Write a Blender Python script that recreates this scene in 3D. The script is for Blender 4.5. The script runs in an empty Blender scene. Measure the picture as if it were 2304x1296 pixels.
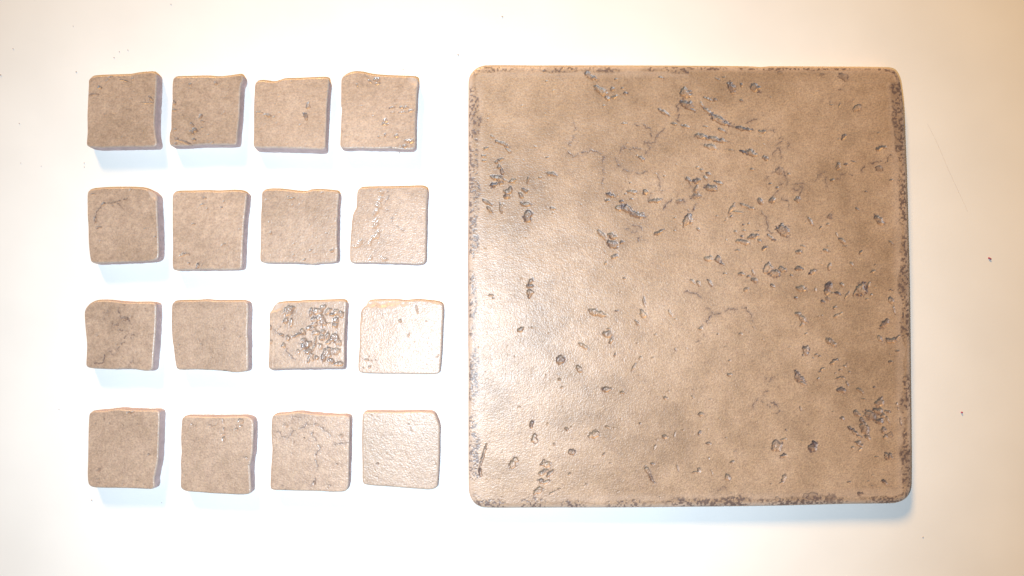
import bpy, math, random
import numpy as np
from mathutils import Vector, Matrix

random.seed(7)
rng = np.random.default_rng(11)
sc = bpy.context.scene
COL = sc.collection

# ------------------------------------------------------------------ camera
S = 3.15e-4                      # metres per photograph pixel on the table
FPX = 1684.0                     # focal length in photograph pixels
DIST = S * FPX
cam_xy = Vector((-37 * S, -52 * S))
C = Vector((cam_xy.x, cam_xy.y, math.sqrt(DIST ** 2 - cam_xy.length_squared)))
FWD = (-C).normalized()
RIGHT = FWD.cross(Vector((0, 1, 0))).normalized()
UP = RIGHT.cross(FWD).normalized()
cd = bpy.data.cameras.new('camera')
cd.sensor_width = 36.0
cd.lens = 36.0 * FPX / 2304.0
cd.clip_start = 0.01
cd.clip_end = 50
cam = bpy.data.objects.new('camera', cd)
M = Matrix((RIGHT, UP, -FWD)).transposed().to_4x4()
M.translation = C
cam.matrix_world = M
COL.objects.link(cam)
sc.camera = cam

# ------------------------------------------------------------------ light
w = bpy.data.worlds.new('World')
sc.world = w
w.use_nodes = True
w.node_tree.nodes['Background'].inputs[0].default_value = (0.75, 0.66, 0.58, 1)
w.node_tree.nodes['Background'].inputs[1].default_value = 0.15

fl = bpy.data.lights.new('camera_flash', 'SPOT')
fl.energy = 17.4
fl.spot_size = math.radians(120)
fl.spot_blend = 1.0
fl.shadow_soft_size = 0.009
fl.color = (0.74, 0.88, 1.0)
flash = bpy.data.objects.new('camera_flash', fl)
flash.location = C + Vector((-0.054, -0.047, 0.0))
flash.rotation_euler = Vector((-0.022, 0.015, -DIST)).to_track_quat('-Z', 'Y').to_euler()
COL.objects.link(flash)

rl = bpy.data.lights.new('room_lamp', 'SPOT')
rl.spot_size = math.radians(30)
rl.spot_blend = 1.0
rl.shadow_soft_size = 0.62
rl.energy = 1500.0
rl.color = (1.0, 0.555, 0.17)
lamp = bpy.data.objects.new('room_lamp', rl)
lamp.location = (-1.55, 4.35, 2.40)
lamp.rotation_euler = (Vector((0.48, -0.10, 0)) - lamp.location).to_track_quat('-Z', 'Y').to_euler()
COL.objects.link(lamp)

sc.view_settings.view_transform = 'Standard'
sc.view_settings.look = 'None'
sc.view_settings.gamma = 1.0
sc.view_settings.exposure = 0.0
sc.view_settings.use_curve_mapping = False

# ------------------------------------------------------------------ helpers
Cn, Fn, Rn, Un = (np.array(v) for v in (C, FWD, RIGHT, UP))


def ground(px, py, z):
    """measured point of the photograph -> point on the level z"""
    px = np.asarray(px, float); py = np.asarray(py, float)
    d = Fn * FPX + (px - 1152.0)[..., None] * Rn - (py - 648.0)[..., None] * Un
    t = (z - Cn[2]) / d[..., 2]
    return Cn + d * t[..., None]


_T = np.random.default_rng(5).random((256, 256)).astype(np.float64)


def vnoise(x, y, seed=0):
    x = x + 17.31 * seed; y = y + 9.77 * seed
    xi = np.floor(x).astype(int); yi = np.floor(y).astype(int)
    fx = x - xi; fy = y - yi
    fx = fx * fx * (3 - 2 * fx); fy = fy * fy * (3 - 2 * fy)
    a = _T[xi & 255, yi & 255]; b = _T[(xi + 1) & 255, yi & 255]
    c = _T[xi & 255, (yi + 1) & 255]; d = _T[(xi + 1) & 255, (yi + 1) & 255]
    return (a * (1 - fx) + b * fx) * (1 - fy) + (c * (1 - fx) + d * fx) * fy


def fbm(x, y, seed=0, octv=3):
    s = 0; a = 1; t = 0
    for k in range(octv):
        s = s + a * vnoise(x * 2 ** k, y * 2 ** k, seed + k * 3)
        t += a; a *= 0.5
    return s / t


def sstep(a, b, x):
    t = np.clip((x - a) / (b - a), 0, 1)
    return t * t * (3 - 2 * t)


def closed_curve(pts, step=0.8):
    """Catmull-Rom through the traced points, resampled evenly"""
    p = np.array(pts, float)
    n = len(p); out = []
    for i in range(n):
        p0, p1, p2, p3 = p[i - 1], p[i], p[(i + 1) % n], p[(i + 2) % n]
        # centripetal-ish tension keeps corners free of loops
        t = np.linspace(0, 1, 14, endpoint=False)[:, None]
        m1 = (p2 - p0) * 0.5; m2 = (p3 - p1) * 0.5
        L = np.linalg.norm(p2 - p1)
        for m in (m1, m2):
            lm = np.linalg.norm(m)
            if lm > L: m *= L / lm
        h = ((2 * t ** 3 - 3 * t ** 2 + 1) * p1 + (t ** 3 - 2 * t ** 2 + t) * m1
             + (-2 * t ** 3 + 3 * t ** 2) * p2 + (t ** 3 - t ** 2) * m2)
        out.append(h)
    q = np.concatenate(out)
    q2 = np.vstack([q, q[:1]])
    s = np.concatenate([[0], np.cumsum(np.linalg.norm(np.diff(q2, axis=0), axis=1))])
    m = max(64, int(s[-1] / step))
    ss = np.linspace(0, s[-1], m, endpoint=False)
    return np.stack([np.interp(ss, s, q2[:, 0]), np.interp(ss, s, q2[:, 1])], 1)


def resample(poly, t):
    s = np.concatenate([[0], np.cumsum(np.linalg.norm(np.diff(poly, axis=0), axis=1))])
    s /= s[-1]
    return np.stack([np.interp(t, s, poly[:, 0]), np.interp(t, s, poly[:, 1])], 1)


def coons(curve, n):
    """square grid spread over the outline; rows run from the top edge down"""
    c = curve
    mid = (c.max(0) + c.min(0)) / 2
    ix = [int(np.argmax(sx * (c[:, 0] - mid[0]) + sy * (c[:, 1] - mid[1])))
          for sx, sy in ((-1, -1), (1, -1), (1, 1), (-1, 1))]

    def part(a, b):
        return c[a:b + 1] if b > a else np.vstack([c[a:], c[:b + 1]])
    e = [part(ix[k], ix[(k + 1) % 4]) for k in range(4)]
    t = np.linspace(0, 1, n)
    t = t - 0.055 * np.sin(2 * np.pi * t) / (2 * np.pi) * 2.2     # closer rows near the edges
    top = resample(e[0], t); right = resample(e[1], t)
    bot = resample(e[2][::-1], t); left = resample(e[3][::-1], t)
    u = t[None, :, None]; v = t[:, None, None]
    g = ((1 - v) * top[None] + v * bot[None] + (1 - u) * left[:, None] + u * right[:, None]
         - ((1 - u) * (1 - v) * top[0] + u * (1 - v) * top[-1] + (1 - u) * v * bot[0] + u * v * bot[-1]))
    return g


def edge_distance(P, curve):
    """distance of points to a closed polyline, and index of nearest sample"""
    d = np.full(len(P), 1e9); idx = np.zeros(len(P), int)
    for i in range(0, len(P), 4000):
        q = P[i:i + 4000]
        D = (q[:, None, 0] - curve[None, :, 0]) ** 2 + (q[:, None, 1] - curve[None, :, 1]) ** 2
        idx[i:i + 4000] = D.argmin(1)
        d[i:i + 4000] = np.sqrt(D.min(1))
    return d, idx


def mesh_from(name, verts, quads, mat, ngon=None, attrs=None):
    me = bpy.data.meshes.new(name)
    nv = len(verts); nq = len(quads)
    loops = quads.reshape(-1)
    starts = np.arange(nq) * 4
    if ngon is not None:
        starts = np.concatenate([starts, [len(loops)]])
        loops = np.concatenate([loops, ngon])
    me.vertices.add(nv)
    me.vertices.foreach_set('co', np.asarray(verts, np.float32).reshape(-1))
    me.loops.add(len(loops))
    me.loops.foreach_set('vertex_index', loops.astype(np.int32))
    me.polygons.add(len(starts))
    me.polygons.foreach_set('loop_start', starts.astype(np.int32))
    me.polygons.foreach_set('use_smooth', np.ones(len(starts), bool))
    me.update(calc_edges=True)
    me.validate()
    for k, a in (attrs or {}).items():
        at = me.attributes.new(k, 'FLOAT', 'POINT')
        at.data.foreach_set('value', np.asarray(a, np.float32))
    me.materials.append(mat)
    return me


def new_obj(name, me, parent=None):
    o = bpy.data.objects.new(name, me)
    COL.objects.link(o)
    if parent: o.parent = parent
    return o


def tag(o, label, cat, group=None):
    o['label'] = label; o['category'] = cat
    if group: o['group'] = group


# ------------------------------------------------------------------ materials
class NT:
    def __init__(s, name):
        s.m = bpy.data.materials.new(name); s.m.use_nodes = True
        s.t = s.m.node_tree; s.b = s.t.nodes['Principled BSDF']

    def n(s, typ, **kw):
        nd = s.t.nodes.new(typ)
        for k, v in kw.items(): setattr(nd, k, v)
        return nd

    def l(s, a, b): s.t.links.new(a, b)

    def noise(s, vec, scale, detail=3, rough=0.5):
        nd = s.n('ShaderNodeTexNoise')
        nd.inputs['Scale'].default_value = scale
        nd.inputs['Detail'].default_value = detail
        nd.inputs['Roughness'].default_value = rough
        s.l(vec, nd.inputs['Vector'])
        return nd.outputs['Fac']

    def ramp(s, fac, stops):
        r = s.n('ShaderNodeValToRGB')
        cr = r.color_ramp
        while len(cr.elements) < len(stops): cr.elements.new(0.5)
        for e, (p, c) in zip(cr.elements, stops):
            e.position = p; e.color = (*c, 1) if len(c) == 3 else c
        s.l(fac, r.inputs[0])
        return r.outputs[0]

    def mix(s, fac, a, b, mode='MIX'):
        m = s.n('ShaderNodeMix', data_type='RGBA', blend_type=mode)
        for sock, v in ((m.inputs[0], fac), (m.inputs[6], a), (m.inputs[7], b)):
            if hasattr(v, 'links'): s.l(v, sock)
            elif isinstance(v, tuple): sock.default_value = (*v, 1)
            else: sock.default_value = v
        return m.outputs[2]

    def math(s, op, a, b=0.0):
        m = s.n('ShaderNodeMath', operation=op)
        for sock, v in ((m.inputs[0], a), (m.inputs[1], b)):
            if hasattr(v, 'links'): s.l(v, sock)
            else: sock.default_value = v
        return m.outputs[0]

    def vec(s, rand=True):
        tc = s.n('ShaderNodeTexCoord')
        if not rand: return tc.outputs['Object']
        oi = s.n('ShaderNodeObjectInfo')
        mm = s.n('ShaderNodeVectorMath', operation='MULTIPLY_ADD')
        s.l(oi.outputs['Random'], mm.inputs[0])
        mm.inputs[1].default_value = (3.1, 5.3, 2.2)
        s.l(tc.outputs['Object'], mm.inputs[2])
        return mm.outputs[0]


def glaze_material(name, dark, mid, light, bump=0.35, rough=0.34, cloud=22.0, coat_rough=0.20):
    k = NT(name)
    v = k.vec()
    big = k.noise(v, cloud, 4, 0.60)
    mot = k.noise(v, cloud * 9, 4, 0.6)
    c = k.ramp(big, [(0.36, dark), (0.50, mid), (0.64, light)])
    c = k.mix(0.40, c, k.ramp(mot, [(0.30, tuple(x * 0.84 for x in dark)), (0.52, mid), (0.72, tuple(min(1, x * 1.10) for x in light))]))
    gr = k.noise(v, 760, 3, 0.75)
    c = k.mix(0.85, c, k.ramp(gr, [(0.30, (0.66, 0.64, 0.66)), (0.5, (1, 1, 1)), (0.72, (1.28, 1.28, 1.24))]), 'MULTIPLY')
    c = k.mix(0.5, c, k.ramp(k.noise(v, 330, 3, 0.7), [(0.32, (0.84, 0.80, 0.82)), (0.5, (1, 1, 1)), (0.7, (1.10, 1.12, 1.06))]), 'MULTIPLY')
    tn = k.n('ShaderNodeAttribute', attribute_name='tone').outputs['Fac']
    c = k.mix(1.0, c, tn, 'MULTIPLY')
    ed = k.n('ShaderNodeAttribute', attribute_name='edge').outputs['Fac']
    c = k.mix(k.math('MULTIPLY', ed, 0.75), c, (0.58, 0.465, 0.395))
    st = k.n('ShaderNodeAttribute', attribute_name='stain').outputs['Fac']
    # stain strength varies from grain to grain
    c = k.mix(st, c, k.mix(k.noise(v, 420, 3, 0.6), (0.050, 0.030, 0.031), (0.150, 0.100, 0.095)))
    k.l(c, k.b.inputs['Base Color'])
    pit = k.n('ShaderNodeAttribute', attribute_name='pit').outputs['Fac']
    dull = k.math('SUBTRACT', 1.0, pit)
    patch = k.noise(v, 55, 3, 0.6)
    # a soft satin sheen under a thin, slightly pebbled clear glaze
    k.l(k.math('ADD', k.math('MULTIPLY', k.noise(v, 260, 3), 0.16), rough), k.b.inputs['Roughness'])
    k.b.inputs['Specular IOR Level'].default_value = 0.72
    gl = k.n('ShaderNodeAttribute', attribute_name='gloss').outputs['Fac']
    cw = k.math('MULTIPLY', dull, k.math('ADD', 0.26, k.math('MULTIPLY', patch, 0.62)))
    k.l(k.math('MAXIMUM', cw, gl), k.b.inputs['Coat Weight'])
    cr_ = k.math('ADD', k.math('MULTIPLY', k.noise(v, 180, 3), 0.14), coat_rough)
    k.l(k.math('MULTIPLY', cr_, k.math('SUBTRACT', 1.0, k.math('MULTIPLY', gl, 0.55))), k.b.inputs['Coat Roughness'])
    h1 = k.noise(v, 950, 2, 0.55)
    h2 = k.noise(v, 300, 2, 0.5)
    h = k.math('ADD', h1, k.math('MULTIPLY', h2, 0.5))
    b = k.n('ShaderNodeBump')
    b.inputs['Strength'].default_value = bump
    b.inputs['Distance'].default_value = 0.00035
    k.l(h, b.inputs['Height'])
    k.l(b.outputs[0], k.b.inputs['Normal'])
    k.l(b.outputs[0], k.b.inputs['Coat Normal'])
    return k.m


def clay_material():
    k = NT('clay_body')
    v = k.vec()
    c = k.ramp(k.noise(v, 160, 4, 0.6), [(0.3, (0.40, 0.315, 0.315)), (0.55, (0.51, 0.405, 0.405)), (0.75, (0.59, 0.47, 0.46))])
    k.l(c, k.b.inputs['Base Color'])
    k.b.inputs['Roughness'].default_value = 0.75
    k.b.inputs['Specular IOR Level'].default_value = 0.3
    b = k.n('ShaderNodeBump'); b.inputs['Strength'].default_value = 0.5; b.inputs['Distance'].default_value = 0.0006
    k.l(k.noise(v, 500, 4, 0.6), b.inputs['Height']); k.l(b.outputs[0], k.b.inputs['Normal'])
    return k.m


def plain(name, col, rough=0.6):
    k = NT(name)
    v = k.vec()
    k.l(k.ramp(k.noise(v, 900, 3), [(0.3, tuple(x * 0.7 for x in col)), (0.7, tuple(min(1, x * 1.3) for x in col))]), k.b.inputs['Base Color'])
    k.b.inputs['Roughness'].default_value = rough
    return k.m


GLAZE_BIG = glaze_material('glaze_large', (0.262, 0.168, 0.100), (0.408, 0.280, 0.184), (0.495, 0.360, 0.258), bump=0.68, rough=0.42, cloud=6.5, coat_rough=0.235)
GLAZE = glaze_material('glaze_small', (0.350, 0.246, 0.176), (0.440, 0.317, 0.236), (0.515, 0.382, 0.292), bump=0.62, rough=0.46, cloud=24.0)
GLAZE_ROUGH = glaze_material('glaze_small_coarse', (0.370, 0.275, 0.205), (0.420, 0.315, 0.240), (0.470, 0.355, 0.275), bump=0.75, rough=0.40, cloud=24.0)
CLAY = clay_material()

# ------------------------------------------------------------------ table
tk = NT('white_table')
tv = tk.vec(False)
tk.l(tk.ramp(tk.noise(tv, 14, 3), [(0.3, (0.80, 0.80, 0.79)), (0.7, (0.85, 0.85, 0.84))]), tk.b.inputs['Base Color'])
tk.b.inputs['Roughness'].default_value = 0.62
tk.b.inputs['Specular IOR Level'].default_value = 0.25
tb = tk.n('ShaderNodeBump'); tb.inputs['Strength'].default_value = 0.06; tb.inputs['Distance'].default_value = 0.0004
tk.l(tk.noise(tv, 420, 3), tb.inputs['Height']); tk.l(tb.outputs[0], tk.b.inputs['Normal'])
hx, hy, th = 0.62, 0.42, 0.03
tvv = np.array([(x, y, z) for z in (-th, 0) for x, y in ((-hx, -hy), (hx, -hy), (hx, hy), (-hx, hy))], float)
tq = np.array([(4, 5, 6, 7), (3, 2, 1, 0), (0, 1, 5, 4), (1, 2, 6, 5), (2, 3, 7, 6), (3, 0, 4, 7)])
tme = mesh_from('table_surface', tvv, tq, tk.m)
for p in tme.polygons: p.use_smooth = False
table = new_obj('table_surface', tme)
table['kind'] = 'structure'

# ------------------------------------------------------------------ tile builder
THICK = 0.0092


def carve(P, pits, seed, depth_mm, stain_amt):
    """depressions and stains of the traced pits, over points P in photograph pixels"""
    z = np.zeros(len(P)); st = np.zeros(len(P)); pw = np.zeros(len(P))
    r = np.random.default_rng(seed)
    x, y = P[:, 0], P[:, 1]
    for pt in pits:
        cx, cy, L, W, ang = pt[:5]
        dm = pt[5] if len(pt) > 5 else 1.0
        sm = pt[6] if len(pt) > 6 else 1.0
        a = max(L / 2 * 1.10, 1.5); b = max(W / 2 * 1.12, 1.5)
        R = max(a, b) * 1.9 + 2
        m = np.nonzero((np.abs(x - cx) < R) & (np.abs(y - cy) < R))[0]
        if not len(m): continue
        ca, sa = math.cos(math.radians(ang)), math.sin(math.radians(ang))
        dx, dy = x[m] - cx, y[m] - cy
        u = (dx * ca + dy * sa) / a; v = (-dx * sa + dy * ca) / b
        o = r.random() * 90
        # ragged outline: coarse lobes, then a finer bite along the rim
        g1 = 0.75 / max(b, 2.2); g2 = 0.30
        wx = fbm(x[m] * g1 + o, y[m] * g1 + o, 1, 2) - 0.5
        wy = fbm(x[m] * g1 + o + 40, y[m] * g1 + o, 2, 2) - 0.5
        k1 = 1.15 * max(b, 2.0)
        dx = dx + wx * k1; dy = dy + wy * k1
        u = (dx * ca + dy * sa) / a; v = (-dx * sa + dy * ca) / b
        nz = fbm(x[m] * g2 + o, y[m] * g2 + o, 4, 2) - 0.5
        q = np.sqrt(u * u + v * v) + nz * 0.75
        size = min(1.0, 0.34 + b / 8.0)
        # one side breaks off sharply, the other slopes out
        th = math.radians(-135 + r.uniform(-65, 65))
        side = np.clip((dx * math.cos(th) + dy * math.sin(th)) / (max(a, b)), -1, 1)
        inner = 0.62 + 0.22 * side
        t = np.clip((1.08 - q) / (1.08 - inner), 0, 1)
        prof = t * t * (3 - 2 * t)
        fl_ = np.clip(0.85 + 0.7 * nz, 0.4, 1.2)
        z[m] = np.minimum(z[m], -depth_mm * 1e-3 * size * dm * prof * fl_)
        pw[m] = np.maximum(pw[m], sstep(1.12, 0.9, q))
        blot = sstep(0.34, 0.60, fbm(x[m] * 0.17 + o * 3, y[m] * 0.17, 4, 2))
        ring = sstep(1.22, 1.0, q) * sstep(0.66, 0.92, q)
        fill = r.uniform(0.22, 0.88)
        amt = (0.55 + 0.45 * r.random()) * sm * stain_amt
        s = np.maximum(ring * (0.55 + 0.45 * blot), sstep(1.15, 0.8, q) * fill * (0.5 + 0.5 * blot)) * amt
        st[m] = np.maximum(st[m], s)
    return z, st, pw


def veins(P, lines, seed, width, amt):
    z = np.zeros(len(P)); st = np.zeros(len(P))
    x, y = P[:, 0], P[:, 1]
    r = np.random.default_rng(seed)
    for ln in lines:
        p = np.array(ln, float)
        s = np.concatenate([[0], np.cumsum(np.linalg.norm(np.diff(p, axis=0), axis=1))])
        m = max(6, int(s[-1] / 0.8))
        ss = np.linspace(0, s[-1], m)
        q = np.stack([np.interp(ss, s, p[:, 0]), np.interp(ss, s, p[:, 1])], 1)
        o = r.random() * 50
        q[:, 0] += 10.0 * (fbm(ss * 0.16 + o, ss * 0 + o, 2, 3) - 0.5)
        q[:, 1] += 10.0 * (fbm(ss * 0.16 + o, ss * 0 + o + 30, 3, 3) - 0.5)
        lo = q.min(0) - 8; hi = q.max(0) + 8
        k = np.nonzero((x > lo[0]) & (x < hi[0]) & (y > lo[1]) & (y < hi[1]))[0]
        if not len(k): continue
        d, idx = edge_distance(P[k], q)
        sv = ss[idx]
        wv = width * (0.30 + 1.3 * fbm(sv * 0.22 + o, sv * 0 + 3, 7, 2))
        gap = sstep(0.24, 0.50, fbm(sv * 0.14 + o, sv * 0 + 11, 8, 3)) * (0.4 + 0.6 * vnoise(x[k] * 0.5, y[k] * 0.5, 6))
        prof = sstep(1.0, 0.25, d / wv) * gap
        halo = sstep(4.5, 0.5, d / wv) * gap * 0.45 * fbm(x[k] * 0.25, y[k] * 0.25, 3, 2)
        st[k] = np.maximum(st[k], (prof * (0.55 + 0.35 * r.random()) + halo) * amt)
        z[k] = np.minimum(z[k], -0.00012 * prof)
    return z, st


def build_tile(name, outline, n, glaze, pits=(), lines=(), seed=1, bev=(4.0, 1.1), depth=0.8, stain=0.8,
               base_shift=(0, 0), base_grow=0.6, chips=(), rim=None, rand_pits=0, wav=0.10, vein=0.9, dull=0.55, gloss=0.0, tone=1.0):
    curve = closed_curve(outline)
    g = coons(curve, n)
    P = g.reshape(-1, 2)
    ctr = curve.mean(0)
    # --- distance to the outline, only where it matters
    near = np.zeros((n, n), bool)
    kband = max(6, int(n * (0.075 if n > 300 else 0.16)))
    near[:kband] = near[-kband:] = True
    near[:, :kband] = near[:, -kband:] = True
    near = near.reshape(-1)
    d = np.full(len(P), 999.0); idx = np.zeros(len(P), int)
    dn, inn = edge_distance(P[near], curve)
    d[near] = dn; idx[near] = inn
    bd = np.zeros((n, n), bool); bd[0] = bd[-1] = True; bd[:, 0] = bd[:, -1] = True
    d[bd.reshape(-1)] = 0
    # --- rounded edge, wider where the tile is worn
    th = idx / len(curve) * 2 * np.pi
    wear = 0.6 + 0.8 * fbm(np.cos(th) * 4 + 20 + seed, np.sin(th) * 4 + 20, seed, 3)
    Rh = bev[0] * wear; Rv = bev[1] * 1e-3 * (0.7 + 0.3 * wear)
    q = np.clip(1 - d / Rh, 0, 1)
    z = -Rv * (1 - np.sqrt(np.clip(1 - q * q, 0, 1)))
    edge = sstep(1.0, 0.2, d / (Rh * 0.9)) * (0.55 + 0.6 * (wear - 0.6))
    st = np.zeros(len(P))
    # --- gently uneven face
    z += wav * 1e-3 * (fbm(P[:, 0] * 0.025, P[:, 1] * 0.025, seed + 2, 2) - 0.5) * 2
    z += 0.03e-3 * (fbm(P[:, 0] * 0.16, P[:, 1] * 0.16, seed + 9, 2) - 0.5) * 2
    # --- broken-off slopes at the edge
    for cx, cy, L, W, ang, dep in chips:
        ca, sa = math.cos(math.radians(ang)), math.sin(math.radians(ang))
        dx, dy = P[:, 0] - cx, P[:, 1] - cy
        u = (dx * ca + dy * sa) / (L / 2); v = (-dx * sa + dy * ca) / (W / 2)
        qq = np.sqrt(u * u + v * v) + 0.5 * (fbm(P[:, 0] * 0.08, P[:, 1] * 0.08, seed + 5, 3) - 0.5)
        z += -dep * 1e-3 * sstep(1.0, 0.25, qq)
        edge = np.maximum(edge, 0.7 * sstep(1.05, 0.8, qq))
    # --- pits, random pinholes, veins
    pp = list(pits)
    r = np.random.default_rng(seed + 100)
    lo, hi = curve.min(0), curve.max(0)
    for i in range(rand_pits):
        pp.append((r.uniform(lo[0] + 8, hi[0] - 8), r.uniform(lo[1] + 8, hi[1] - 8),
                   r.uniform(2.4, 7), r.uniform(2.2, 3.6), r.uniform(-30, 80), 0.6, r.uniform(0.2, 0.9)))
    dz, ds, pw = carve(P, pp, seed, depth, stain)
    z += dz; st = np.maximum(st, ds)
    dz, ds = veins(P, lines, seed + 3, 2.15, vein)
    z += dz; st = np.maximum(st, ds)
    # --- dark speckled rim
    if rim is not None:
        e = np.zeros(len(P)); m = d < 40
        x, y = P[m, 0], P[m, 1]
        wx = rim(x, y)
        clump = fbm(x * 0.022, y * 0.022, 31, 2)
        wid = wx * (0.35 + 1.1 * clump)
        spot = sstep(0.47, 0.64, fbm(x * 0.26, y * 0.26, 41, 2))
        wash = np.where(x > 1900, 0.30, 0.14) * sstep(0.40, 0.65, clump)
        inband = sstep(1.0, 0.72, d[m] / wid) * sstep(0.10, 0.26, d[m] / 10.0)
        e[m] = inband * np.clip(0.80 * spot + wash, 0, 0.85) * sstep(0.22, 0.44, clump)
        st = np.maximum(st, e)
        z[m] -= 0.10e-3 * e[m]
        edge[m] = np.maximum(edge[m], 0.26 * sstep(1.55, 0.9, d[m] / np.maximum(wx, 1)) * (1 - inband))
    # --- to the table
    W = ground(P[:, 0], P[:, 1], THICK)
    W[:, 2] = THICK + z
    tc = ground(ctr[0:1], ctr[1:2], THICK)[0]
    origin = np.array((tc[0], tc[1], 0.0))
    W -= origin
    I = np.arange(n * n).reshape(n, n)
    Q = np.stack([I[1:, :-1], I[1:, 1:], I[:-1, 1:], I[:-1, :-1]], -1).reshape(-1, 4)
    root = bpy.data.objects.new(name, None)
    root.empty_display_size = 0.02
    root.location = origin
    COL.objects.link(root)
    me = mesh_from('glazed_face', W, Q, glaze, attrs={'stain': np.clip(st, 0, 1), 'edge': np.clip(edge, 0, 1), 'pit': pw * dull, 'gloss': pw * gloss, 'tone': np.full(len(P), tone)})
    new_obj('glazed_face', me, root)
    # --- side wall
    loop = np.concatenate([I[0, :-1], I[:-1, -1], I[-1, :0:-1], I[:0:-1, 0]])
    top = W[loop]
    c2 = top[:, :2].mean(0)
    v = top[:, :2] - c2
    rr = np.linalg.norm(v, axis=1)
    K = max(5, len(loop) // 12)
    ker = np.hanning(2 * K + 1); ker /= ker.sum()
    vx = np.convolve(np.concatenate([v[-K:, 0], v[:, 0], v[:K, 0]]), ker, 'valid')
    vy = np.convolve(np.concatenate([v[-K:, 1], v[:, 1], v[:K, 1]]), ker, 'valid')
    rs = np.hypot(vx, vy) * 1.004
    rb = np.maximum(rr, np.minimum(rs, rr + 9 * S)) + base_grow * S
    bs = np.array((base_shift[0], -base_shift[1])) * S
    dirv = v / rr[:, None]
    ang = np.arctan2(v[:, 1], v[:, 0])
    rings = [top]
    fr = np.array([0.10, 0.25, 0.42, 0.60, 0.78, 0.92, 1.0])
    H0 = top[:, 2]
    for kf in fr:
        bul = math.sin(min(kf, 1) * math.pi * 0.5)
        nzr = (fbm(np.cos(ang) * 9 + 40, np.sin(ang) * 9 + kf * 2.5 + 40, seed + 21, 3) - 0.5) * 1.6 * S * (0.3 + kf)
        if kf == 1.0: nzr = nzr - 0.8 * S
        rad = rr + (rb - rr) * bul + nzr
        xy = c2 + dirv * rad[:, None] + bs * bul
        zz = H0 * (1 - kf) + (-0.0001) * kf
        rings.append(np.column_stack([xy, zz]))
    V = np.concatenate(rings)
    m = len(loop); J = np.arange(len(rings) * m).reshape(len(rings), m)
    Jn = np.roll(J, -1, axis=1)
    Qw = np.stack([J[:-1], Jn[:-1], Jn[1:], J[1:]], -1).reshape(-1, 4)
    mw = mesh_from('side_wall', V, Qw, CLAY, ngon=J[-1])
    new_obj('side_wall', mw, root)
    return root


# ------------------------------------------------------------------ traced shapes
def conv(x0, y0, k, rows):
    out = []
    for r_ in rows:
        r_ = tuple(r_)
        L, Wd = r_[2] / k, r_[3] / k
        out.append((x0 + r_[0] / k, y0 + r_[1] / k, L, Wd, r_[4] if len(r_) > 4 else 0) + tuple(r_[5:]))
    return out


def conv_pts(x0, y0, k, pts):
    return [(x0 + a / k, y0 + b / k) for a, b in pts]


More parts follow.
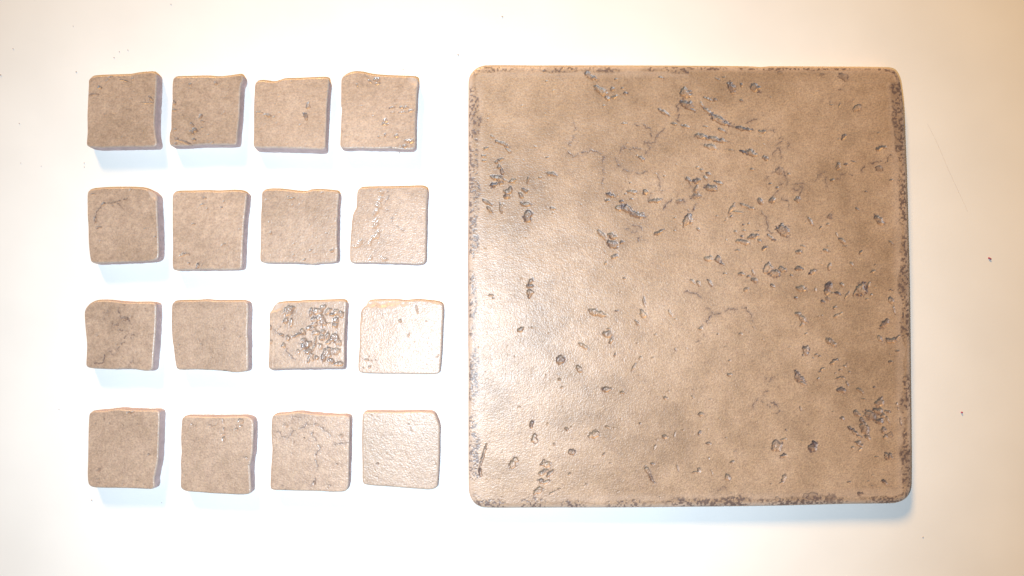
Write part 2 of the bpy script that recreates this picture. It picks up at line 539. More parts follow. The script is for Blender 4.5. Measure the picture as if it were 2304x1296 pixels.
ZK = 5.76
SMALL = [
 dict(reg=(170, 140), label='small square tile with a single dark nick near one corner and scratches at its rim', seed=1,
  out=[(170,230),(215,185),(330,172),(500,165),(700,158),(800,140),(920,128),(1000,128),(1040,150),(1048,210),(1043,400),(1030,600),(1022,800),(1035,950),(1050,1050),(1020,1090),(900,1095),(700,1095),(500,1100),(350,1105),(200,1098),(150,1080),(140,1040),(150,900),(148,700),(155,500),(165,300)],
  grow=1.4,
  pits=[(310,330,50,35),(240,420,100,30,0,.4),(630,235,110,18,15),(735,215,30,25),(410,240,50,25,-45,.6),(970,465,70,25,40),(930,525,160,12,3),(450,195,70,15,-20),(755,380,20,15)]),
 dict(reg=(170, 140), label='small square tile with gold-glinting pits and crumbled corner', seed=2,
  out=[(1255,260),(1270,205),(1310,190),(1450,185),(1700,180),(1850,190),(2000,175),(2120,158),(2162,175),(2165,240),(2142,300),(2130,450),(2120,700),(2105,850),(2095,950),(2090,1030),(2070,1065),(1900,1070),(1700,1065),(1500,1080),(1350,1085),(1240,1080),(1215,1040),(1215,930),(1235,860),(1235,700),(1250,500),(1250,350)],
  grow=.6,
  pits=[(1485,290,35,40),(1485,340,20,20),(1275,525,70,40,50,1.2),(1285,620,60,25),(1815,275,40,30),(1620,700,60,40,-60),(1645,765,60,18,10),(1510,810,50,40,45),(1550,880,60,50,0,1.2,1.2),(1510,910,60,40,20),(1535,1000,50,35),(1295,875,40,25),(1300,1055,40,30),(1390,1025,180,25,15),(1450,1055,100,20,20),(1775,1045,40,20),(1725,940,25,20),(1310,990,50,20),(1640,850,30,20)]),
 dict(reg=(550, 140), label='small square tile with dip in its edge and three short pits', seed=3, shift=(0, 4),
  out=[(135,290),(160,248),(230,236),(300,246),(380,252),(440,240),(520,215),(700,210),(900,200),(1040,198),(1088,215),(1095,270),(1082,400),(1065,600),(1060,800),(1050,1000),(1045,1105),(1000,1128),(800,1122),(600,1115),(400,1110),(200,1110),(130,1095),(115,1060),(120,900),(120,600),(128,400)],
  pits=[(300,685,90,35,15),(200,650,80,20,5),(825,570,90,40,-80),(800,695,100,45,65),(720,815,35,20,-30),(460,655,30,14),(385,715,25,18),(600,250,25,15),(395,540,15,12),(225,495,15,12)],
  chips=[(370,240,110,60,0,.5)]),
 dict(reg=(550, 140), label='small square tile with humped corner and two rows of dark dashes', seed=4, depth=0.50, stain=0.85, dull=0,
  out=[(1255,230),(1272,190),(1330,147),(1420,124),(1520,130),(1650,157),(1800,172),(2000,180),(2180,188),(2238,208),(2250,260),(2235,400),(2225,600),(2215,800),(2215,1000),(2210,1095),(2170,1130),(2050,1130),(1900,1118),(1700,1118),(1500,1112),(1330,1118),(1258,1105),(1240,1070),(1245,900),(1255,700),(1260,600),(1250,560),(1250,400)],
  grow=.4, chips=[(2180,240,190,90,45,.5)],
  pits=[(1630,250,60,25,45),(1720,230,90,55,0),(1720,275,70,30),(1590,190,60,12,40),(1460,300,40,30,60),(1520,570,20,25),(1915,590,60,25,-5,1,1.3),(2030,585,40,30,0,1,1.3),(2090,585,60,35,0,1,1.3),(1920,650,60,12),(2050,650,110,14),(2155,632,80,30,-20),(1825,755,40,50),(1820,800,80,40),(1825,940,25,45),(1740,970,35,22,40),(1970,955,60,45),(2130,1015,70,45),(2160,1020,80,50),(2080,1090,70,35,-30),(1890,1105,40,20),(2020,1095,30,16),(1670,695,20,14)]),
 dict(reg=(170, 400), label='small square tile with slanting worn corner and branching dark vein', seed=5, grow=1.6,
  out=[(150,220),(170,167),(230,145),(400,130),(650,125),(850,132),(930,150),(1000,182),(1045,235),(1055,350),(1060,500),(1070,700),(1075,900),(1072,1020),(1030,1065),(900,1085),(700,1092),(500,1100),(350,1108),(240,1106),(198,1080),(180,1000),(165,850),(160,650),(150,450)],
  chips=[(1030,220,330,120,50,.6)],
  lines=[[(680,265),(600,305),(500,315),(540,325),(590,380)],[(500,315),(440,330),(360,340),(320,390),(260,450),(255,540),(250,590)]],
  pits=[(360,340,50,35),(255,545,60,35,80),(300,640,70,20),(280,660,30,20),(320,830,30,30),(900,665,35,20,-30),(710,160,18,35),(1030,765,25,25),(235,210,60,15)]),
 dict(reg=(170, 400), label='small square pale tile with few pits and a white-glinting notch at one edge', seed=6, grow=.8,
  out=[(1255,240),(1278,192),(1340,178),(1500,175),(1700,170),(1850,175),(2050,165),(2165,176),(2215,210),(2212,300),(2202,400),(2180,600),(2170,800),(2160,1000),(2155,1130),(2138,1178),(2080,1190),(1900,1195),(1700,1190),(1500,1195),(1320,1200),(1267,1185),(1252,1130),(1255,900),(1252,600),(1252,400)],
  pits=[(1680,260,40,25),(1640,350,50,25,-10),(1925,310,30,20,-40),(1890,385,30,20),(1530,600,40,20),(2130,670,25,16),(1910,870,70,18,-25),(1390,1000,80,35,-20),(1450,985,60,25,30),(1470,1110,30,25),(1580,1140,50,70,0,1.3),(1700,400,20,14)]),
 dict(reg=(570, 400), label='small square tile with wavy scalloped edges and one white-glinting corner pit', seed=7, grow=.4,
  out=[(110,200),(132,166),(200,150),(320,148),(450,160),(560,175),(680,178),(740,160),(850,155),(1000,165),(1085,178),(1108,205),(1105,280),(1093,400),(1095,480),(1083,560),(1090,640),(1083,740),(1085,850),(1092,950),(1085,1060),(1060,1092),(950,1105),(850,1110),(770,1125),(700,1115),(600,1105),(400,1105),(200,1105),(112,1095),(87,1060),(90,900),(95,700),(95,500),(105,350)],
  pits=[(455,260,16,40),(515,265,40,20),(480,275,60,12),(505,358,18,18),(895,195,30,14),(1020,945,45,40),(745,940,45,18,-30),(225,715,35,30),(205,580,20,20),(525,855,25,16),(660,1060,60,16,-30),(520,1000,20,20),(950,715,25,16)]),
 dict(reg=(570, 400), label='small square glossy tile crossed by a broken chain of bright pits', seed=8, grow=.8, depth=0.34, stain=0.30, dull=0, pscale=1.35,
  out=[(1345,200),(1368,142),(1420,126),(1600,120),(1800,118),(2000,112),(2180,110),(2243,138),(2258,190),(2250,300),(2240,500),(2240,700),(2235,900),(2233,1060),(2200,1112),(2100,1125),(1950,1115),(1750,1110),(1550,1105),(1400,1105),(1292,1104),(1258,1080),(1250,1010),(1255,850),(1270,650),(1285,500),(1310,430),(1335,380)],
  lines=[[(1735,170),(1740,250),(1715,340),(1740,430),(1770,500),(1800,570)],[(1830,605),(1880,630),(1940,680)]],
  pits=[(1670,205,40,60),(1650,280,70,50,-45),(1625,350,60,60,-45),(1590,450,90,40,-55),(1585,550,60,30,-50),(1585,605,80,45,-60),(1600,745,110,45,-50,1.2),(1515,830,70,30,-60),(1380,850,90,35,-55),(1320,890,70,25),(1520,1040,60,35,-70),(1690,1050,70,50,20),(1635,150,25,25)]),
 dict(reg=(170, 655), label='small square tile with rounded-off corner and long forking dark cracks', seed=9, grow=1.4,
  out=[(115,270),(140,210),(190,160),(270,128),(380,122),(500,130),(620,148),(750,150),(900,148),(1000,152),(1040,182),(1042,300),(1035,500),(1020,700),(1005,900),(1000,980),(982,1018),(920,1035),(830,1025),(740,1012),(600,1008),(500,1015),(350,1010),(200,1000),(147,980),(132,940),(140,800),(140,650),(125,500),(115,380)],
  lines=[[(640,180),(580,195),(540,250),(580,300),(610,345),(670,365),(695,395)],[(420,260),(430,300),(400,330),(360,370)],[(480,420),(510,445),(560,430)],[(700,400),(720,450),(700,500)],[(570,500),(650,530),(640,590),(615,640)],[(770,560),(700,610)],[(625,660),(600,710),(540,750)],[(440,800),(500,830)],[(390,830),(355,890),(350,930),(260,930),(200,955)],[(790,795),(740,850),(745,900),(690,970)],[(745,900),(770,1000)]],
  pits=[(640,355,80,40,0,.6),(520,445,60,18,0,.6)]),
 dict(reg=(170, 655), label='small square plain tile almost without pits, its edges raised and rough', seed=10, grow=.6,
  out=[(1245,200),(1267,147),(1320,131),(1440,125),(1560,125),(1700,117),(1800,125),(2000,128),(2170,127),(2225,152),(2237,250),(2230,450),(2225,560),(2235,650),(2235,850),(2235,980),(2218,1030),(2150,1050),(2050,1055),(1950,1040),(1750,1025),(1550,1018),(1400,1022),(1328,1015),(1302,980),(1280,850),(1265,720),(1250,620),(1240,400)],
  pits=[(1765,860,25,15,60),(1940,1030,40,14)]),
 dict(reg=(590, 655), label='small square tile riddled with clustered shiny pits, its corner broken off', seed=11, shift=(0, 4), depth=0.75, stain=0.95, dull=0, pscale=1.22, jit=3.0, gl=0.7,
  out=[(95,290),(122,242),(150,192),(195,158),(300,142),(480,135),(520,130),(700,125),(900,118),(1045,117),(1085,138),(1087,200),(1075,400),(1065,600),(1065,800),(1063,960),(1040,998),(900,1000),(700,1000),(400,1005),(250,1010),(112,1014),(82,980),(85,800),(90,600),(90,450)],
  chips=[(190,210,330,110,-30,.7)],
  lines=[[(130,480),(180,530),(240,580),(330,610),(400,590),(470,560),(540,530)],[(290,700),(320,770),(360,830),(430,880)]],
  pits=[(365,250,110,90),(350,295,80,50),(290,385,60,60),(370,395,35,70),(110,465,30,45),(240,580,45,30),(330,615,50,60),(125,645,40,40),(285,700,40,50,60),(650,250,30,90),(730,265,100,70),(780,195,60,50),(850,250,80,50,-45),(910,300,60,40),(960,280,50,60),(1020,315,70,50),(700,360,60,80),(770,340,70,60),(780,400,50,90),(680,430,60,40),(950,370,60,50),(960,440,60,50),(820,430,140,14,-10),(590,485,50,40),(525,525,70,55),(440,570,110,22,-25),(660,490,60,40),(700,540,80,60),(780,525,50,50),(850,560,50,90),(940,580,60,90),(970,660,50,80),(540,630,60,70),(570,730,90,100),(610,790,80,50),(690,740,30,90),(700,640,20,90),(740,700,40,60),(780,600,60,60),(860,665,60,60),(940,760,90,60),(870,740,60,50),(830,790,60,70,-40),(780,860,60,90),(720,860,40,40),(630,850,60,70),(610,910,25,50),(850,850,50,40),(890,910,80,50,40),(480,790,30,40),(990,940,90,60)]),
 dict(reg=(590, 655), label='small square tile bleached by white glare, with wide worn slope along one edge', seed=12, grow=.4,
  out=[(1275,280),(1300,225),(1342,190),(1372,132),(1430,118),(1600,112),(1750,115),(1850,125),(2000,114),(2150,125),(2270,140),(2335,180),(2345,300),(2335,500),(2322,800),(2305,1000),(2285,1065),(2200,1080),(2000,1080),(1800,1075),(1600,1075),(1400,1070),(1292,1060),(1247,1020),(1245,900),(1260,700),(1262,500)],
  chips=[(1560,130,720,200,0,1.3),(1260,300,300,90,85,.6),(2250,120,260,110,10,.6)],
  pits=[(1790,385,35,45),(2005,240,110,22,75),(1895,570,60,14,-70),(1355,890,70,20,10),(1385,980,40,35),(1310,990,20,20),(1465,895,15,15)]),
 dict(reg=(180, 905), label='small square smooth tile with side wall bulging out below a tapering edge', seed=13, grow=1.0,
  out=[(110,220),(122,152),(165,123),(330,115),(420,97),(520,92),(650,105),(850,108),(975,107),(1022,132),(1030,200),(1023,400),(1015,650),(1005,780),(980,900),(960,1000),(963,1080),(938,1122),(880,1128),(700,1120),(500,1115),(300,1112),(170,1105),(112,1070),(95,1000),(95,850),(100,600),(105,400)],
  pits=[(640,135,60,35,-10),(690,125,35,20),(895,680,35,28),(925,490,18,14),(240,880,60,40,-30,.5,.6),(225,1000,60,20,0,.5,.6),(235,1050,50,20,0,.5,.6),(565,1060,40,30,0,.5,.6),(350,1090,16,12)]),
 dict(reg=(180, 905), label='small square tile with a column of bright bead-like pits near its edge', seed=14, grow=.8, depth=0.50, stain=0.65, dull=0,
  out=[(1315,260),(1328,207),(1370,186),(1500,183),(1650,190),(1850,190),(2050,184),(2155,188),(2222,222),(2247,280),(2243,450),(2235,650),(2215,760),(2200,830),(2210,1000),(2213,1120),(2198,1182),(2120,1200),(2000,1200),(1850,1190),(1720,1185),(1550,1170),(1400,1160),(1332,1135),(1302,1090),(1305,900),(1300,780),(1310,650),(1305,450)],
  pits=[(1455,290,35,22,30),(1495,310,16,14),(1680,300,40,24),(1770,288,50,16,-40),(1720,310,100,10,-20),(1850,245,30,50),(1870,275,20,20),(1870,350,35,50),(1855,415,60,30),(1870,475,35,55),(2080,240,55,55),(2025,305,20,15),(2085,310,40,25),(2030,355,40,45),(1480,505,22,14),(2130,715,35,14),(2160,720,20,18),(2190,815,20,12)]),
 dict(reg=(600, 905), label='small square tile with a dark winding vein running down its middle', seed=15, grow=.6,
  out=[(65,230),(82,176),(130,158),(270,145),(380,130),(500,138),(600,155),(750,165),(900,170),(1010,172),(1068,198),(1080,260),(1075,400),(1070,600),(1065,850),(1060,1050),(1040,1130),(1000,1160),(850,1165),(650,1155),(400,1150),(200,1145),(88,1140),(47,1110),(48,950),(60,750),(70,600),(60,480),(58,350)],
  lines=[[(80,390),(150,380),(200,430),(260,460),(310,430),(330,370),(400,355),(480,330),(520,280),(580,300),(640,280)],[(370,240),(330,215),(380,180),(460,215)],[(250,290),(300,330),(340,360)],[(590,400),(620,460),(640,520),(690,560),(695,600),(650,660),(620,690),(640,750),(660,830),(640,900),(620,970),(625,1040),(560,1090)],[(680,310),(760,370),(820,400),(850,460)],[(870,530),(960,540),(1040,550)],[(190,1080),(260,1085),(240,1130)],[(780,1075),(840,1080),(780,1110)]],
  pits=[(250,300,60,40,0,.7,.6),(910,805,25,25),(485,470,30,20),(595,400,30,30),(620,1040,40,45,0,.7),(960,440,50,40,0,.6,.5),(640,290,60,30,-10,.6)]),
 dict(reg=(600, 905), label='small square pitless tile with pebbly glaze and one clipped corner', seed=16, grow=.8, rough=True,
  out=[(1238,220),(1248,152),(1290,127),(1450,125),(1700,130),(1950,122),(2115,127),(2178,155),(2215,240),(2240,320),(2238,500),(2235,700),(2225,900),(2215,1050),(2198,1108),(2120,1135),(2000,1130),(1800,1115),(1550,1095),(1350,1080),(1262,1060),(1240,1010),(1238,800),(1232,500),(1235,350)],
  pits=[(1870,360,80,14,70),(1440,800,30,25)]),
]
TONE = [.93, .92, 1.05, 1.06, .95, 1.05, .98, 1.0, .95, .97, 1.0, 1.0, .97, 1.0, 1.0, 1.03]
for t in SMALL:
    x0, y0 = t['reg']
    o = build_tile('small_tile', conv_pts(x0, y0, ZK, t['out']), 150, GLAZE_ROUGH if t.get('rough') else GLAZE,
                   pits=[(p[0] + random.uniform(-1, 1) * t.get('jit', 0), p[1] + random.uniform(-1, 1) * t.get('jit', 0), p[2] * t.get('pscale', 1), p[3] * t.get('pscale', 1)) + p[4:] for p in conv(x0, y0, ZK, t['pits'])], lines=[conv_pts(x0, y0, ZK, l) for l in t.get('lines', [])],
                   seed=t['seed'], bev=(3.8, 0.85), tone=TONE[t['seed'] - 1], depth=t.get('depth', 0.60), stain=t.get('stain', 0.95), base_shift=t.get('shift', (0, 0)),
                   base_grow=t.get('grow', .6),
                   chips=[c[:5] + (c[5],) for c in [(x0 + c[0] / ZK, y0 + c[1] / ZK, c[2] / ZK, c[3] / ZK, c[4], c[5]) for c in t.get('chips', [])]],
                   rand_pits=7, dull=t.get('dull', 0.5), gloss=t.get('gl', 1.0) if t.get('dull', 1) == 0 else 0.0)
    tag(o, t['label'], 'tile', 'small sample tiles laid out in rows')

# --- the large tile
BK = 3.7027
BIG_OUT = [(1054,187),(1058,168),(1071,154),(1092,148),(1200,148),(1400,148),(1600,149),(1680,150),(1712,151.5),(1730,150),(1850,150.5),(1998,152),(2014,157),(2024,172),(2029,192),(2034,235),(2039,350),(2043,480),(2047,640),(2049,800),(2051,950),(2051,1090),(2046,1112),(2034,1126),(2012,1133),(1900,1135),(1750,1139),(1600,1141),(1400,1143),(1200,1143.5),(1090,1143),(1070,1135),(1058,1118),(1054,1095),(1053.5,900),(1054,700),(1053.5,400)]
BIG_PITS = (
 conv(1030,130,BK,[(1110,155,110,35,35),(1070,128,25,25),(1195,275,130,50,25),(1245,335,50,25,40),(1300,325,60,20,-20),(1290,260,35,25),(1215,400,20,15),(1320,178,20,12,20),(740,198,22,10,20),(370,715,130,25,25),(425,778,60,18,40),(290,658,40,15,40),(235,755,35,25),(218,818,40,18),(220,858,35,14),(320,870,25,20),(355,845,50,20,-20),(345,910,30,25),(365,945,60,25,70,1,1.3),(330,1000,110,40,10,1.2),(300,1060,60,30,-20,1,1.3),(360,1040,40,30),(450,1025,60,35,-10),(430,1110,80,55,-60,1.2),(410,1155,50,30),(585,1020,60,15,-80),(562,1105,50,30,20),(525,1150,60,30,70),(570,1220,80,40,15),(360,1255,90,20,80),(250,1205,80,25,30),(265,1265,60,25,40),(745,832,30,12),(780,968,95,28,15),(1275,1143,80,28,15),(1245,1190,40,20),(1340,1250,50,40),(685,998,30,12),(790,1255,50,15,15)])
 + conv(1380,130,BK,[(395,165,45,12,15),(870,178,45,12,20),(920,163,28,12,10),(985,250,100,50,65),(1065,230,30,20,80),(1180,250,85,55,45),(1065,355,25,18),(600,300,75,75,45),(610,390,110,55,20),(640,430,80,25,20),(735,390,50,20,60),(790,345,90,16,22),(850,350,25,30,0,.5),(900,520,190,45,27,1.2),(780,440,90,25,40),(425,455,100,25,35),(90,548,45,14),(510,552,50,20,10),(600,573,65,22,20),(770,575,40,10,10),(905,605,70,20,30),(1090,592,140,28,8),(1240,615,60,25,10),(730,655,100,35,10),(850,680,180,32,12),(810,742,115,32,15),(980,772,45,10,5),(1090,788,70,22,20),(1155,790,95,40,20),(1265,838,50,28,25),(232,838,55,28,35),(105,297,30,22),(75,255,20,12),(22,178,22,12),(1155,930,35,18,10),(700,912,25,14),(735,935,25,18),(790,965,45,25,30),(690,1025,55,45,-30),(765,1000,40,20,40),(815,1085,105,50,5,1.1,1.2),(875,1040,70,30,20),(630,1025,60,30,40),(690,1095,60,25,-70),(690,1150,70,40,0,.5),(160,1120,75,28,12),(268,1117,45,35),(350,1190,95,35,-8),(150,1178,35,12),(100,1138,15,12),(70,1200,30,25),(115,1260,90,40,30),(1225,1195,55,35,60),(1320,1180,50,30,-60),(985,1260,90,25,-60),(1040,1285,100,16,5),(1100,1235,80,20,20),(1145,1255,60,25),(1305,1050,18,15),(545,1195,40,30,0,.5),(425,988,18,14),(140,1045,18,12)])
 + conv(1720,130,BK,[(660,155,85,50,30,.2),(130,125,45,25,20,.2),(480,140,35,20,0,.2),(560,395,35,10,10),(625,400,40,8,-70),(775,420,60,45,-40,.6),(660,668,55,25,-60),(960,755,60,30,-20),(1000,745,50,20,10),(615,910,60,30,80),(678,888,30,14),(745,865,40,8,20),(955,920,55,35,20,.4),(565,1020,30,20),(1058,1020,30,12),(775,1262,30,18,30),(845,1115,25,10),(630,265,30,10,0,.2),(130,940,60,50,0,.3),(50,1050,20,15),(105,1082,25,18),(280,1180,55,45,-20),(60,1190,50,40),(15,840,30,25),(205,970,25,15)])
 + conv(1030,470,BK,[(585,60,85,75,-60,1.1,1.2),(1200,215,110,30,50),(1290,225,65,45,20),(1290,290,85,50,30),(1305,397,50,22,-30),(1235,450,30,15,-60),(605,600,50,35,-50),(600,640,50,40),(603,705,60,40,-80),(1165,868,140,45,15),(525,1005,50,32,-25),(1260,1000,30,14),(1250,1045,95,45,15),(1280,1100,50,25,-50),(1050,1145,90,25,30),(865,1260,80,70,-45),(1320,850,35,12,-10),(280,718,40,15),(1310,1218,25,14,-70)])
 + conv(1380,470,BK,[(200,48,130,45,20),(100,10,80,25,30),(70,280,30,20),(10,395,50,25),(615,95,100,45,-65,1.1,1.2),(640,95,60,30,60),(385,195,80,32,-20),(365,205,40,25),(512,182,20,14),(510,78,20,12),(708,172,40,20,50),(980,65,25,22),(862,58,15,15),(1128,125,20,15),(1085,133,20,12),(1090,182,30,14),(1018,190,25,20,30),(1072,232,20,18),(1170,225,90,35,-10),(1200,185,30,8),(1080,278,110,32,12),(1220,265,30,25),(1260,325,50,28,-30),(1035,345,45,14,-10),(940,262,14,14),(1305,235,60,18,40),(1340,258,40,14),(790,412,65,35,-15),(875,425,65,45,60),(910,460,40,15,30),(1070,543,50,26,10),(1125,565,25,18),(1175,595,60,30,25),(1165,530,50,18,60),(1110,672,55,25,-40),(1290,505,80,75),(1340,540,80,50),(1328,640,35,18,30),(930,540,30,14),(660,605,50,22,40),(710,625,40,25,60),(805,615,60,20,60),(92,577,25,16),(258,780,70,16,80),(248,872,65,38,50),(200,955,50,22,60),(472,870,60,16,60),(725,995,30,25),(1060,1043,25,18),(518,918,20,12),(15,1215,30,15,-70),(225,1240,20,20),(330,1238,20,12),(870,1045,14,12),(968,1265,20,14),(200,1120,12,12)])
 + conv(1720,470,BK,[(150,180,90,80),(385,105,85,22,60),(470,158,30,12,-60),(545,65,50,40,0,.3),(530,130,30,15),(960,92,95,45,45),(648,265,55,28,40),(605,215,50,10,70),(672,313,35,12),(320,312,40,14,10),(285,357,50,28),(515,348,60,22,25),(805,362,35,22,-50),(728,463,40,18,50),(542,483,55,24,-80),(285,498,60,35),(400,527,60,30,-25),(905,522,40,20,-25),(922,468,15,12),(150,505,60,40,20),(225,555,25,15,30),(65,642,40,20,30),(315,665,75,38,5),(425,678,30,16,80),(535,640,70,45,-50),(520,685,60,40,-70),(645,630,40,25,50),(612,703,45,25,20),(570,703,30,10),(685,722,70,16,-55),(260,742,25,20),(530,750,35,30,0,.4),(485,775,40,25,30),(805,670,110,75,-70),(893,718,18,20),(855,752,25,10,-20),(870,630,60,16,-70),(1055,677,35,10),(1055,760,60,32,70),(1080,840,70,14,75),(1000,955,85,40,-50),(285,875,50,40,20),(318,915,80,40,40),(315,960,50,20,-60),(588,825,35,25,-60),(600,888,45,22,-25),(640,870,28,16,-20),(965,1080,50,30,70),(1060,1095,95,40,-10),(1115,1070,50,18,-50),(555,1112,90,42,40),(345,1178,85,45,-75),(430,1218,25,18),(460,1228,25,16),(405,1245,15,12),(580,1275,70,30,-35),(348,1040,25,12,-20),(1055,1275,40,18),(1110,1188,35,12),(1058,283,50,12,40),(478,890,15,10)])
 + conv(1030,810,BK,[(1015,75,65,38,55),(1235,245,75,38,-10),(615,540,65,28,-75),(640,655,80,48,-80),(465,860,100,50,-60),(210,810,200,20,-75),(190,940,70,22,85),(740,870,90,50,20),(710,940,70,60),(770,945,70,30,-40),(690,1010,60,40),(735,1015,70,28,-15),(670,1090,85,42,-50),(1140,620,100,55,-35),(960,770,45,40),(940,750,30,20),(910,578,35,20,20),(1245,560,40,16,10),(1215,790,35,15,-60),(805,705,30,14,60),(930,952,35,18,-40),(790,1105,60,14,-30),(845,1075,25,10),(870,230,25,10),(850,165,25,15)])
 + conv(1380,810,BK,[(170,62,70,18,-60),(78,272,40,22,20),(435,317,28,24),(968,122,40,25,20),(730,455,45,32,20),(222,528,18,14),(720,605,40,22,-70),(428,640,40,38),(512,615,45,10,-80),(345,722,40,14,-70),(790,695,38,24),(795,820,25,8,-60),(325,865,30,20),(990,850,35,18,-20),(535,900,45,12,75),(285,920,70,30,55),(315,980,90,22,60),(340,1020,40,12,30),(690,935,60,18,-5),(715,912,30,22),(950,980,50,45,60),(820,935,40,8,60),(660,310,25,12,50)])
 + conv(1720,810,BK,[(290,140,110,55,45),(322,190,50,28,40),(480,75,40,18,-25),(465,100,18,14),(448,155,25,12,-60),(630,85,20,16),(668,52,25,18,50),(590,108,14,12),(620,148,60,14,-15),(655,148,30,15),(640,250,65,45,20),(690,200,40,16,60),(708,100,16,14),(800,258,65,22,40),(828,325,40,10,10),(915,228,20,12),(770,445,55,35,40),(805,500,35,30),(880,465,90,60,35),(955,360,95,50,-60),(950,430,80,45,20),(1025,430,55,18,10),(990,465,35,30),(1028,500,60,18,70),(960,515,60,45),(920,495,50,14,20),(835,575,120,60,65),(862,645,50,35,45),(750,600,75,26,40),(710,567,30,22,20),(790,635,40,16,20),(648,488,38,26,30),(785,695,65,38,25),(795,745,40,15,-40),(735,732,30,18),(992,585,45,40,-40),(1050,622,45,35,30,.3),(1005,640,40,25,-60),(100,715,95,60,-50),(160,660,50,16,-15),(160,800,50,32,-20),(405,720,90,55,-70),(1020,795,65,35,70),(1050,800,50,30,80),(160,985,60,25,-70),(145,1020,40,12,-20),(705,1020,35,14),(1000,1020,55,22,45),(905,968,25,25,0,.3),(795,1115,35,28,0,.3),(930,808,30,10),(300,405,35,12,80),(865,1012,14,12),(1135,520,60,12,80),(1105,370,30,14,80),(1115,410,30,10,80),
   (345,1135,50,40,0,.2),(395,1140,80,55,0,.2),(555,1160,80,70,0,.2),(110,1160,40,35,0,.3)])
)
BIG_VEINS = (
 [conv_pts(1030,130,BK,l) for l in ([(975,540),(980,640),(930,720),(930,790),(960,820),(1010,800)],[(1040,800),(1100,775),(1170,790),(1210,830),(1215,900),(1220,960),(1200,1040)])]
 + [conv_pts(1380,130,BK,l) for l in ([(0,800),(25,830),(20,870),(60,900)],[(60,800),(75,745),(150,760),(200,745),(240,770),(260,690),(295,700),(300,760),(270,800)],[(300,720),(350,710),(370,640),(430,590)],[(180,560),(250,560),(310,600),(320,650)],[(50,950),(120,940),(200,965),(280,945)],[(370,975),(395,1040),(390,1090),(410,1110),(340,1100),(310,1140),(300,1200)],[(540,540),(545,460),(520,410),(560,370)],[(1100,550),(1150,525),(1250,490)],[(420,1270),(440,1220),(500,1175),(530,1200),(580,1190),(600,1210)],[(600,1255),(660,1285),(680,1210),(640,1180),(690,1120)],[(600,1005),(630,1040),(670,1080),(690,1130)],[(730,940),(750,990),(790,1040)])]
 + [conv_pts(1720,130,BK,l) for l in ([(0,610),(80,605),(100,650),(160,690),(200,720),(200,750)],[(100,730),(150,700)],[(80,800),(110,750),(140,790),(135,850)],[(20,1020),(60,960),(130,920),(200,965)],[(130,1060),(195,1060),(190,1010),(160,960)],[(250,1055),(310,1050),(345,1045)],[(230,1110),(290,1100),(330,1070),(300,1130),(280,1180)],[(410,1060),(430,1020),(450,970),(490,960),(510,1000),(515,1070)],[(560,1020),(630,1000),(630,970),(700,960),(740,985)],[(820,950),(830,890),(900,880),(960,860),(1000,885),(1030,830),(1060,820)],[(950,900),(980,940)],[(150,1170),(190,1200),(210,1270)],[(60,1180),(110,1090)])]
 + [conv_pts(1380,470,BK,l) for l in ([(600,685),(650,700),(690,710),(730,745)],[(780,960),(800,900),(830,880),(920,870),(970,835),(1030,840),(1080,815),(1110,835),(1150,880),(1165,940)],[(830,875),(800,840),(770,825)],[(740,975),(720,1000)],[(760,1055),(740,1090),(680,1115)],[(1230,30),(1275,70),(1290,140),(1280,180),(1330,200)],[(110,180),(170,130),(230,160),(240,220),(200,270)],[(130,210),(190,190)])]
 + [conv_pts(1380,810,BK,l) for l in ([(1265,150),(1290,190),(1330,145)],[(1290,200),(1280,260),(1255,300)],[(1240,340),(1260,370),(1310,390)],[(1315,340),(1370,390)],[(1160,390),(1170,350),(1200,320)],[(870,1100),(890,1070),(940,1060)])]
 + [conv_pts(1720,810,BK,[(60,345),(110,390),(130,430),(100,440)])]
)


def rim_width(x, y):
    wdt = np.full(len(x), 27.0)
    wdt = np.where(y < 185, 20.0, wdt)
    wdt = np.where((y < 185) & (x > 1550), 10.0, wdt)
    wdt = np.where(y > 1105, 24.0, wdt)
    return wdt


big = build_tile('large_tile', BIG_OUT, 800, GLAZE_BIG, pits=BIG_PITS, lines=BIG_VEINS, seed=40,
                 bev=(15.0, 1.3), depth=0.95, stain=1.15, base_grow=0.3, rim=rim_width, rand_pits=130, wav=0.12, vein=1.05, dull=0.35, gloss=0.12)
tag(big, 'large square pitted tan tile with rounded corners and dark speckled rim', 'tile')

# ------------------------------------------------------------------ crumbs and hair on the table
CRUMB = plain('crumb_brown', (0.48, 0.39, 0.36))
CRUMB_RED = plain('crumb_red', (0.42, 0.06, 0.15))
HAIR = plain('hair_brown', (0.42, 0.33, 0.27))


def crumb(px, py, L, Wd, ang, mat, label, group):
    r = np.random.default_rng(int(px * 7 + py))
    h = min(L, Wd) * 0.45 * S
    nth, nph = 8, 4
    V = []
    for i in range(nph + 1):
        ph = math.pi * i / nph
        for j in range(nth):
            t = 2 * math.pi * j / nth
            k = 0.75 + 0.5 * r.random()
            V.append((math.sin(ph) * math.cos(t) * L / 2 * S * k, math.sin(ph) * math.sin(t) * Wd / 2 * S * k,
                      h + math.cos(ph) * h * 1.05))
    V = np.array(V)
    Q = []
    for i in range(nph):
        for j in range(nth):
            Q.append((i * nth + j, (i + 1) * nth + j, (i + 1) * nth + (j + 1) % nth, i * nth + (j + 1) % nth))
    # poles: bring each end ring to one height
    V[:nth, :2] *= 0; V[-nth:, :2] *= 0
    V[:, 2] -= V[:, 2].min() + 0.00003
    me = mesh_from('crumb', V, np.array(Q), mat)
    o = new_obj('crumb', me)
    p = ground(np.array([px]), np.array([py]), 0.0)[0]
    o.location = (p[0], p[1], 0)
    o.rotation_euler = (0, 0, -math.radians(ang))
    tag(o, label, 'crumb', group)


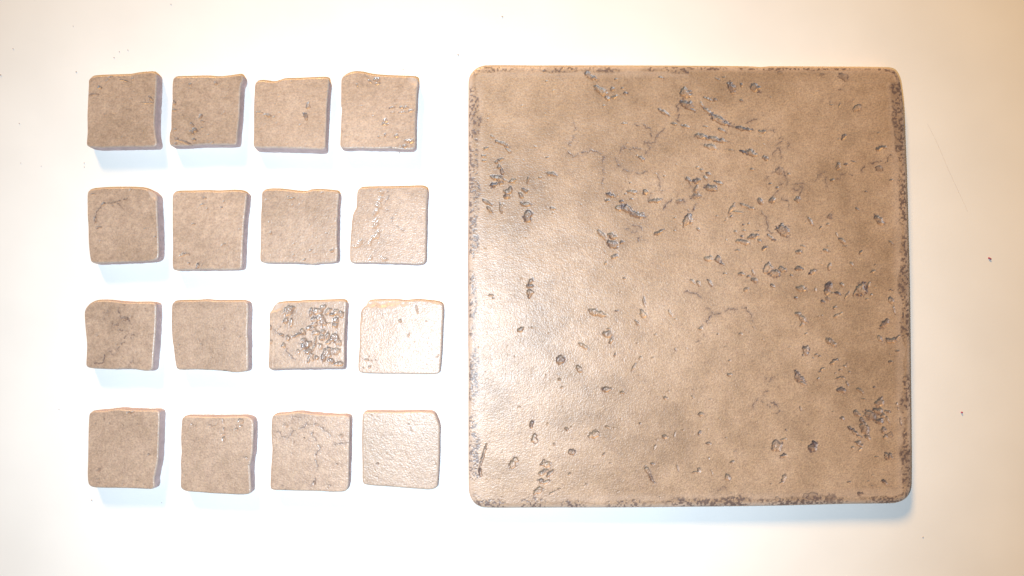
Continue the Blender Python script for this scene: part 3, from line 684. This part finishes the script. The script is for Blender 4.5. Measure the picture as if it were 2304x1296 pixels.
crumb(2226, 582, 9, 4, 30, CRUMB_RED, 'elongated dark red crumb on the bare table below the stray hair', None)
crumb(2163, 928, 4.5, 4.5, 0, CRUMB_RED, 'round dark red crumb alone on the table beside the large tile', None)
crumb(899, 342, 2.4, 7, 5, CRUMB, 'thin upright dark splinter touching the rim of the humped-corner tile', None)
crumb(1130, 38, 4, 3, 10, CRUMB, 'dark speck alone on the table beyond the large tile', None)
crumb(1031, 124, 4, 3, 10, CRUMB, 'dark speck on the table off the rounded corner of the large tile', None)
GL = 'tiny brown speck of grit on the white table beside the small tiles'
for px, py, s_ in ((30, 110, 3.2), (172, 162, 3.4), (257, 130, 3), (269, 117, 3), (288, 113, 3.4), (2, 169, 4), (44, 278, 3.2), (190, 367, 3.2), (190, 376, 2.8), (385, 10, 3),
                   (165, 59, 2.5), (907, 157, 3.2), (47, 367, 2.4), (207, 1125, 3.6), (133, 921, 2.4), (364, 1131, 2.4), (435, 335, 2.8), (93, 374, 2.4)):
    crumb(px, py, s_ * 0.85, s_ * 0.7, (px * 13) % 90, CRUMB, GL, 'grit specks scattered round the small tiles')
crumb(2076, 1208, 3, 2.4, 0, CRUMB, 'tiny pale brown speck on the table off the dark lower edge of the large tile', None)


def hair(pts, rad, label):
    p = np.array(pts, float)
    t = np.linspace(0, len(p) - 1, 60)
    q = np.stack([np.interp(t, np.arange(len(p)), p[:, i]) for i in range(2)], 1)
    ker = np.hanning(13); ker /= ker.sum()
    for i in range(2):
        pad = np.concatenate([np.full(6, q[0, i]), q[:, i], np.full(6, q[-1, i])])
        q[:, i] = np.convolve(pad, ker, 'valid')
    Wp = ground(q[:, 0], q[:, 1], 0.0)
    Wp[:, 2] = rad * 0.8
    o0 = Wp.mean(0); o0[2] = 0
    Wp = Wp - o0
    V = []; ns = 5
    for i in range(len(Wp)):
        a = Wp[max(i - 1, 0)]; b = Wp[min(i + 1, len(Wp) - 1)]
        tg = (b - a) / np.linalg.norm(b - a)
        sd = np.array((-tg[1], tg[0], 0))
        rr_ = rad * (0.35 + 0.65 * math.sin(math.pi * (0.08 + 0.84 * i / (len(Wp) - 1))))
        for j in range(ns):
            an = 2 * math.pi * j / ns
            V.append(Wp[i] + rr_ * (math.cos(an) * sd + math.sin(an) * np.array((0, 0, 1))))
    Q = [(i * ns + j, i * ns + (j + 1) % ns, (i + 1) * ns + (j + 1) % ns, (i + 1) * ns + j) for i in range(len(Wp) - 1) for j in range(ns)]
    o = new_obj('stray_hair', mesh_from('stray_hair', np.array(V), np.array(Q), HAIR))
    o.location = o0
    tag(o, label, 'hair')


hair([(2085, 275), (2108, 320), (2132, 378), (2156, 430), (2168, 456), (2178, 478)], 0.00005, 'fine long hair lying on the white table beside the large tile')
